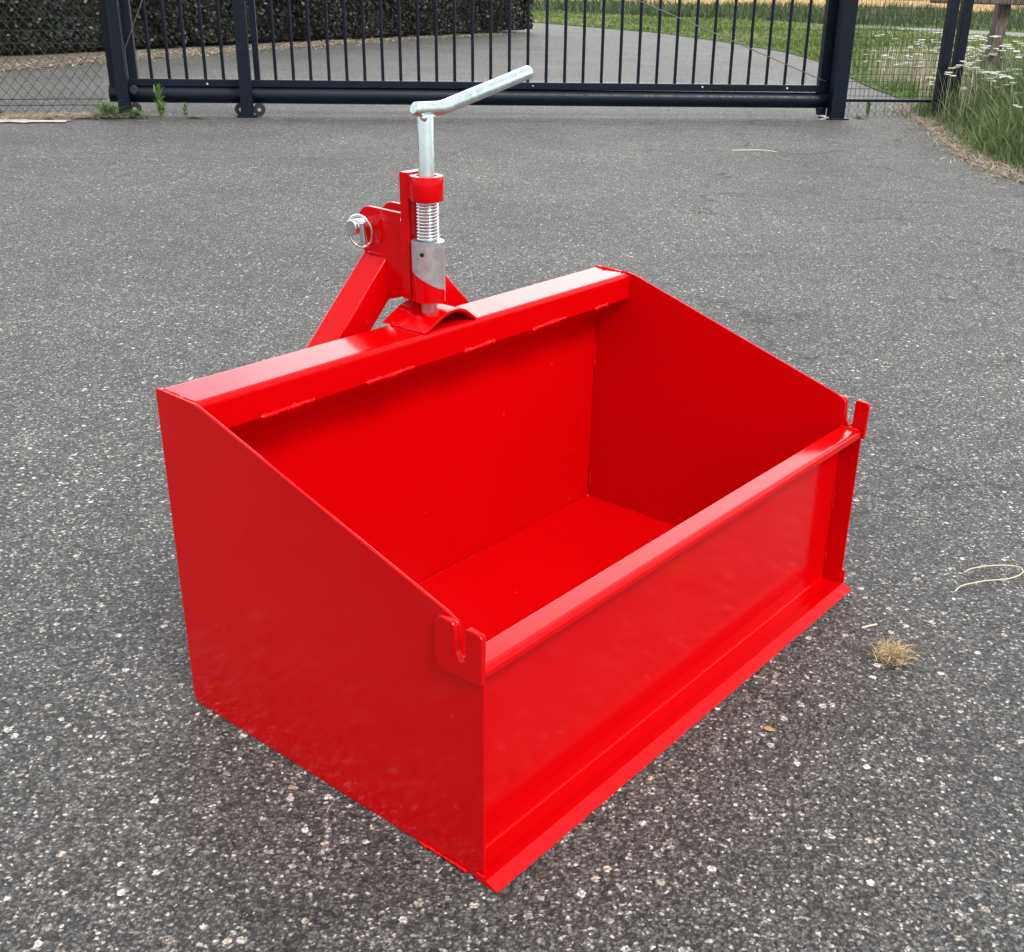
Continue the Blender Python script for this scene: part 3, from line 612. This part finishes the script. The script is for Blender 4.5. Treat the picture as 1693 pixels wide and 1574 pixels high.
# ------------------------------------------------------------------ THE TRANSPORT BOX
TH = math.radians(52.07664)
box = empty('transport_box', (-0.091047, 1.258332, 0), TH)
tag(box, 'glossy red steel tractor transport box with hitch frame and steel tipping lever standing on asphalt', 'transport box')
W, D, H = 1.165, .6946, .590
def rnd_poly(poly, rads, seg=5):
    out_ = []
    for i, (p_, r) in enumerate(zip(poly, rads)):
        p0, p1, p2 = Vector(poly[i - 1]), Vector(p_), Vector(poly[(i + 1) % len(poly)])
        if r <= 0: out_.append(tuple(p1)); continue
        a_, c_ = p1 + (p0 - p1).normalized() * r, p1 + (p2 - p1).normalized() * r
        for k in range(seg + 1):
            t = k / seg; out_.append(tuple(a_.lerp(p1, t).lerp(p1.lerp(c_, t), t)))
    return out_
side = [(0, .001), (0, .345), (.043, .352), (.043, .418), (.062, .4275), (.590, .5895), (D, H + .002), (D, .012), (D - .012, .001)]
sr = [0, 0, 0, .008, .01, .012, .004, .004, .004]
for x0, x1 in ((0, .005), (W - .005, W)):
    g = MB(); g.prism_x(rnd_poly(side, sr), x0, x1); g.build('side_plate', RED, box, .0012)
fork = [(-.004, .343), (-.006, .421), (.0245, .4235), (.0250, .372), (.0325, .3655), (.041, .380), (.0440, .4225), (.073, .4245), (.079, .405), (.079, .352), (.070, .341)]
fr_ = [.003, .009, .008, 0, .003, .004, .008, .006, .004, .006, .004]
for x0, x1 in ((-.009, -.0003), (W + .0003, W + .009)):
    g = MB(); g.prism_x(rnd_poly(fork, fr_), x0, x1); fk = g.build('lock_fork', RED, box, .0014)
# back panel with forward folded top, floor, front panel with lip
t_ = .004
g = MB(); g.prism_x([(.6905, .003), (.6865, .466), (.610, .5265), (.613, .530), (.6905, .468), (.6945, .003)], .0052, W - .0052); g.build('back_panel', RED, box, .0015)
g = MB(); g.box(.0052, W - .0052, .010, .6903, .002, .0062); g.build('floor_panel', RED, box, .0008)
arc_ = [(.0425 - .004 * (1 - math.cos(t)) , .0105 - .004 * math.sin(t)) for t in [k * PI / 16 for k in range(9)]]
fp = rnd_poly([(.0385, .0063)] + arc_[::-1][1:] + [(.0425, .3575), (.006, .3575), (.004, .3475), (.001, .3475), (.001, .362), (.0475, .362), (.0475, .0063)], [0] * 9 + [0, .003, 0, 0, .010, .003, 0])
g = MB(); g.prism_x(fp, .0053, W - .0053); g.build('front_panel', RED, box, .0007)
# cutting edge blade
g = MB(); n = 60; prof = [(.013, .0015), (.013, .0085), (.002, .0100), (-.0075, .0108), (-.0285, .0022), (-.0295, .0008)]
vs = []; 
for i in range(n + 1):
    x = -.004 + (W - .002) * i / n; j1 = rng.normal(0, .00045)
    vs += [(x, y_ + (j1 if y_ < -.02 else j1 * .3), max(.0005, z_)) for y_, z_ in prof]
k = len(prof); fs = [(i * k + j, i * k + (j + 1) % k, (i + 1) * k + (j + 1) % k, (i + 1) * k + j) for i in range(n) for j in range(k)] + [tuple(range(k)), tuple(range(n * k + k - 1, n * k - 1, -1))]
g.add(vs, fs); g.build('cutting_edge', RED, box, .0006)
for x0, hz in ((-.0050, .016), (W + .0004, .036)):
    g = MB(); g.box(x0, x0 + (.0095 if hz > .02 else .0046), -.004, .012, .003, hz); g.build('corner_stop', RED, box, .002)
# top beam with weld beads
g = MB(); pb = rnd_poly([(D - .001, .531), (D - .001, .5888), (.596, .5888), (.596, .5306)], [.004, .006, .011, .003], 6); g.prism_x(pb, .0054, W - .0054); beam = g.build('top_beam', RED, box, .0004)
for p_ in beam.data.polygons: p_.use_smooth = False
def bead(pts_, r, parent, name='weld_bead', n=None):
    q_ = MB(); P2 = []; rs = []; a0, b0_ = Vector(pts_[0]), Vector(pts_[1]); n = n or max(6, int((b0_ - a0).length / .005))
    for i in range(n + 1):
        p_ = a0.lerp(b0_, i / n) + Vector((rng.normal(0, .0004), rng.normal(0, .0006), rng.normal(0, .0006))); P2.append(p_)
        rs.append(r * (.95 + .22 * math.sin(i * 2.4) + .2 * math.sin(i * .45 + parent.name.__len__()) + rng.normal(0, .14)) * (.35 if i in (0, n) else 1))
    q_.tube(P2, rs, 8); return q_.build(name, RED, parent)
for xa, xb in ((.122, .238), (.352, .475), (.608, .702), (.815, .928), (1.03, 1.082)):
    bead([(xa, .5965, .5315), (xb, .5975, .5335)], .0052, beam)
for x0 in (.0065, W - .0065):
    bead([(x0, .60, .589), (x0, .685, .5895)], .0032, beam)
bead([(W - .0062, .686, .345), (W - .0062, .686, .40)], .003, box); bead([(W - .0062, .686, .03), (W - .0062, .686, .095)], .003, box)
bead([(.007, .012, .362), (.007, .046, .3625)], .0042, box); bead([(W - .007, .006, .3625), (W - .007, .046, .3625)], .0042, box)
bead([(.003, .006, .006), (.014, .012, .009)], .004, box); bead([(W - .007, .041, .17), (W - .007, .041, .215)], .0028, box); bead([(W - .007, .041, .05), (W - .007, .041, .075)], .0028, box)
bead([(-.002, .03, .004), (-.002, .13, .004)], .0028, box)

bead([(.01, .6862, .0068), (W - .01, .6862, .0068)], .0016, box, 'seam_weld', 160)
bead([(W - .0062, .05, .0068), (W - .0062, .68, .0068)], .0016, box, 'seam_weld', 90)
# saddle bridge welded on the beam
RX, RY = .560, .640
sad = rnd_poly([(.503, .5892), (.560, .6195), (.610, .6205), (.650, .5892), (.641, .5892), (.606, .6145), (.564, .6135), (.516, .5892)], [0, .022, .022, 0, 0, .019, .019, 0], 8)
g = MB(); g.prism_y(sad, .5975, .712); sdl = g.build('saddle', RED, box, .0012)
g = MB(); g.prism_y([(.516, .5893), (.564, .6134), (.606, .6144), (.641, .5893)], .700, .705); g.build('saddle_web', RED, sdl)
bead([(.505, .602, .5905), (.505, .69, .5905)], .0035, sdl); bead([(.646, .602, .5905), (.646, .68, .5905)], .0035, sdl)

# hitch frame
hf = MB(); hf.box(.543, .607, .672, .694, .632, .868); mast = hf.build('mast_bar', RED, box, .0018)
ear = rnd_poly([(.6945, .634), (.6945, .790), (.800, .792), (.818, .775), (.818, .728), (.795, .680), (.748, .6175)], [.003, .003, .012, .01, .02, .01, .01])
for x0 in (.552, .612):
    g = MB(); g.prism_x(ear, x0, x0 + .009); ea = g.build('link_ear', RED, box, .0014)
g = MB(); g.box(.5612, .6118, .697, .706, .632, .74); g.build('web_plate', RED, box, .0012)
q2 = .0435
for sgn in (-1, 1):
    cx_ = .6045
    def P3(u, v): # u along leg downwards, v inwards
        return (cx_ + sgn * (.047 + u / math.sqrt(2) - v / math.sqrt(2)), .7045 - u / math.sqrt(2) - v / math.sqrt(2))
    poly = [P3(0, -.000), P3(.80, 0), P3(.80, .060), P3(.0, .060)]
    in_ = .046 if sgn < 0 else .018; poly = [(cx_ + sgn * in_, .7515 - in_), (cx_ + sgn * .40, .3515), (cx_ + sgn * .40, .262), (cx_ + sgn * in_, .662 - in_)]
    g = MB(); g.prism_y(poly, .7455, .812); lg = g.build('leg', RED, box, .005, 3)
    bead([(cx_ + sgn * (in_ + .004), .746, .745 - in_), (cx_ + sgn * (in_ + .004), .746, .672 - in_)], .003, lg); bead([(cx_ + sgn * (in_ + .0065), .752, .7505 - in_), (cx_ + sgn * (in_ + .0065), .796, .7495 - in_)], .003, lg)
    g = MB(); g.box(cx_ + sgn * .40 - .012, cx_ + sgn * .40 + .012, .697, .825, .14, .352); lug = g.build('lower_lug', RED, box, .003)
    g = MB(); g.cyl((cx_ + sgn * .37, .79, .18), (cx_ + sgn * .47, .79, .18), .014, 20); g.build('lower_pin', DULL, lug)
# guide collar (D shaped ring), lower guide tube with slanted top, sleeve with slanted bottom
dirx, diry = .6146, -.7888
plane = lambda dx, dy: .6745 - (dx * dirx + dy * diry) * .56
g = MB(); g.ring(RX, RY, .0185, .0305, lambda a, b_: .8655, lambda a, b_: .8215); g.box(RX - .017, RX + .030, RY + .022, .6722, .8220, .8650); g.build('collar', RED, mast, .0008)
g = MB(); g.ring(RX, RY, .0185, .0312, plane, lambda a, b_: .636); g.build('guide_tube', RED, mast)
g = MB(); g.ring(RX, RY, .0165, .0309, lambda a, b_: .7475, lambda a, b_: plane(a, b_) + .0008); slv = g.build('cam_sleeve', DULL, box)
hx, hy = -.3, -.954; g = MB(); a_ = Vector((-.92, -.39, 0)).normalized(); g.cyl(Vector((RX, RY, .727)) + a_ * .028, Vector((RX, RY, .727)) + a_ * .0316, .0042, 12); g.build('pin_hole', HOLE, slv)
# lever: rod and bent handle
g = MB(); g.cyl((RX, RY, .612), (RX, RY, .972), .0145, 28); rod = g.build('lock_rod', ZINC, box, .001)
def bez(a, b_, c_, n=8): return [Vector(a).lerp(Vector(b_), i / n).lerp(Vector(b_).lerp(Vector(c_), i / n), i / n) for i in range(n + 1)]
hp = [(RX - .027, RY + .001, .983), (RX - .022, RY + .001, .981)] + bez((RX + .034, RY, .979), (RX + .050, RY, .9795), (RX + .066, RY, .984)) + [(.840, RY - .003, 1.030)]
g = MB(); g.tube(hp, [.0090, .0124] + [.0128] * (len(hp) - 2), 24); hd = g.build('handle', ZINC, rod, .0012)
bead([(RX - .016, RY - .006, .9665), (RX + .016, RY - .008, .9665)], .0055, rod, 'handle_weld').data.materials[0] = ZINC
# spring
turns = 12; pts_ = []; z0, z1 = .7495, .8200
for i in range(turns * 22 + 1):
    a_ = 2 * PI * i / 22; pts_.append((RX + .0195 * math.cos(a_), RY + .0195 * math.sin(a_), z0 + (z1 - z0) * i / (turns * 22)))
g = MB(); g.tube(pts_, .0020, 8); g.build('spring', SHINY, box)
# top link pin with lynch pin ring
g = MB(); g.cyl((.510, .794, .756), (.650, .794, .756), .0145, 28); tp = g.build('link_pin', SHINY, box, .0015)
g = MB(); rg = []
for i in range(41):
    a_ = 2 * PI * i / 40; rg.append((.527 - .004 * math.sin(a_) - .011 * math.cos(a_), .787 + .021 * math.cos(a_), .748 + .031 * math.sin(a_)))
g.tube(rg, .0027, 10, False); g.build('ring', SHINY, tp)
g = MB(); g.cyl((.524, .779, .765), (.526, .777, .724), .0068, 16); g.build('lynch_pin', SHINY, tp)
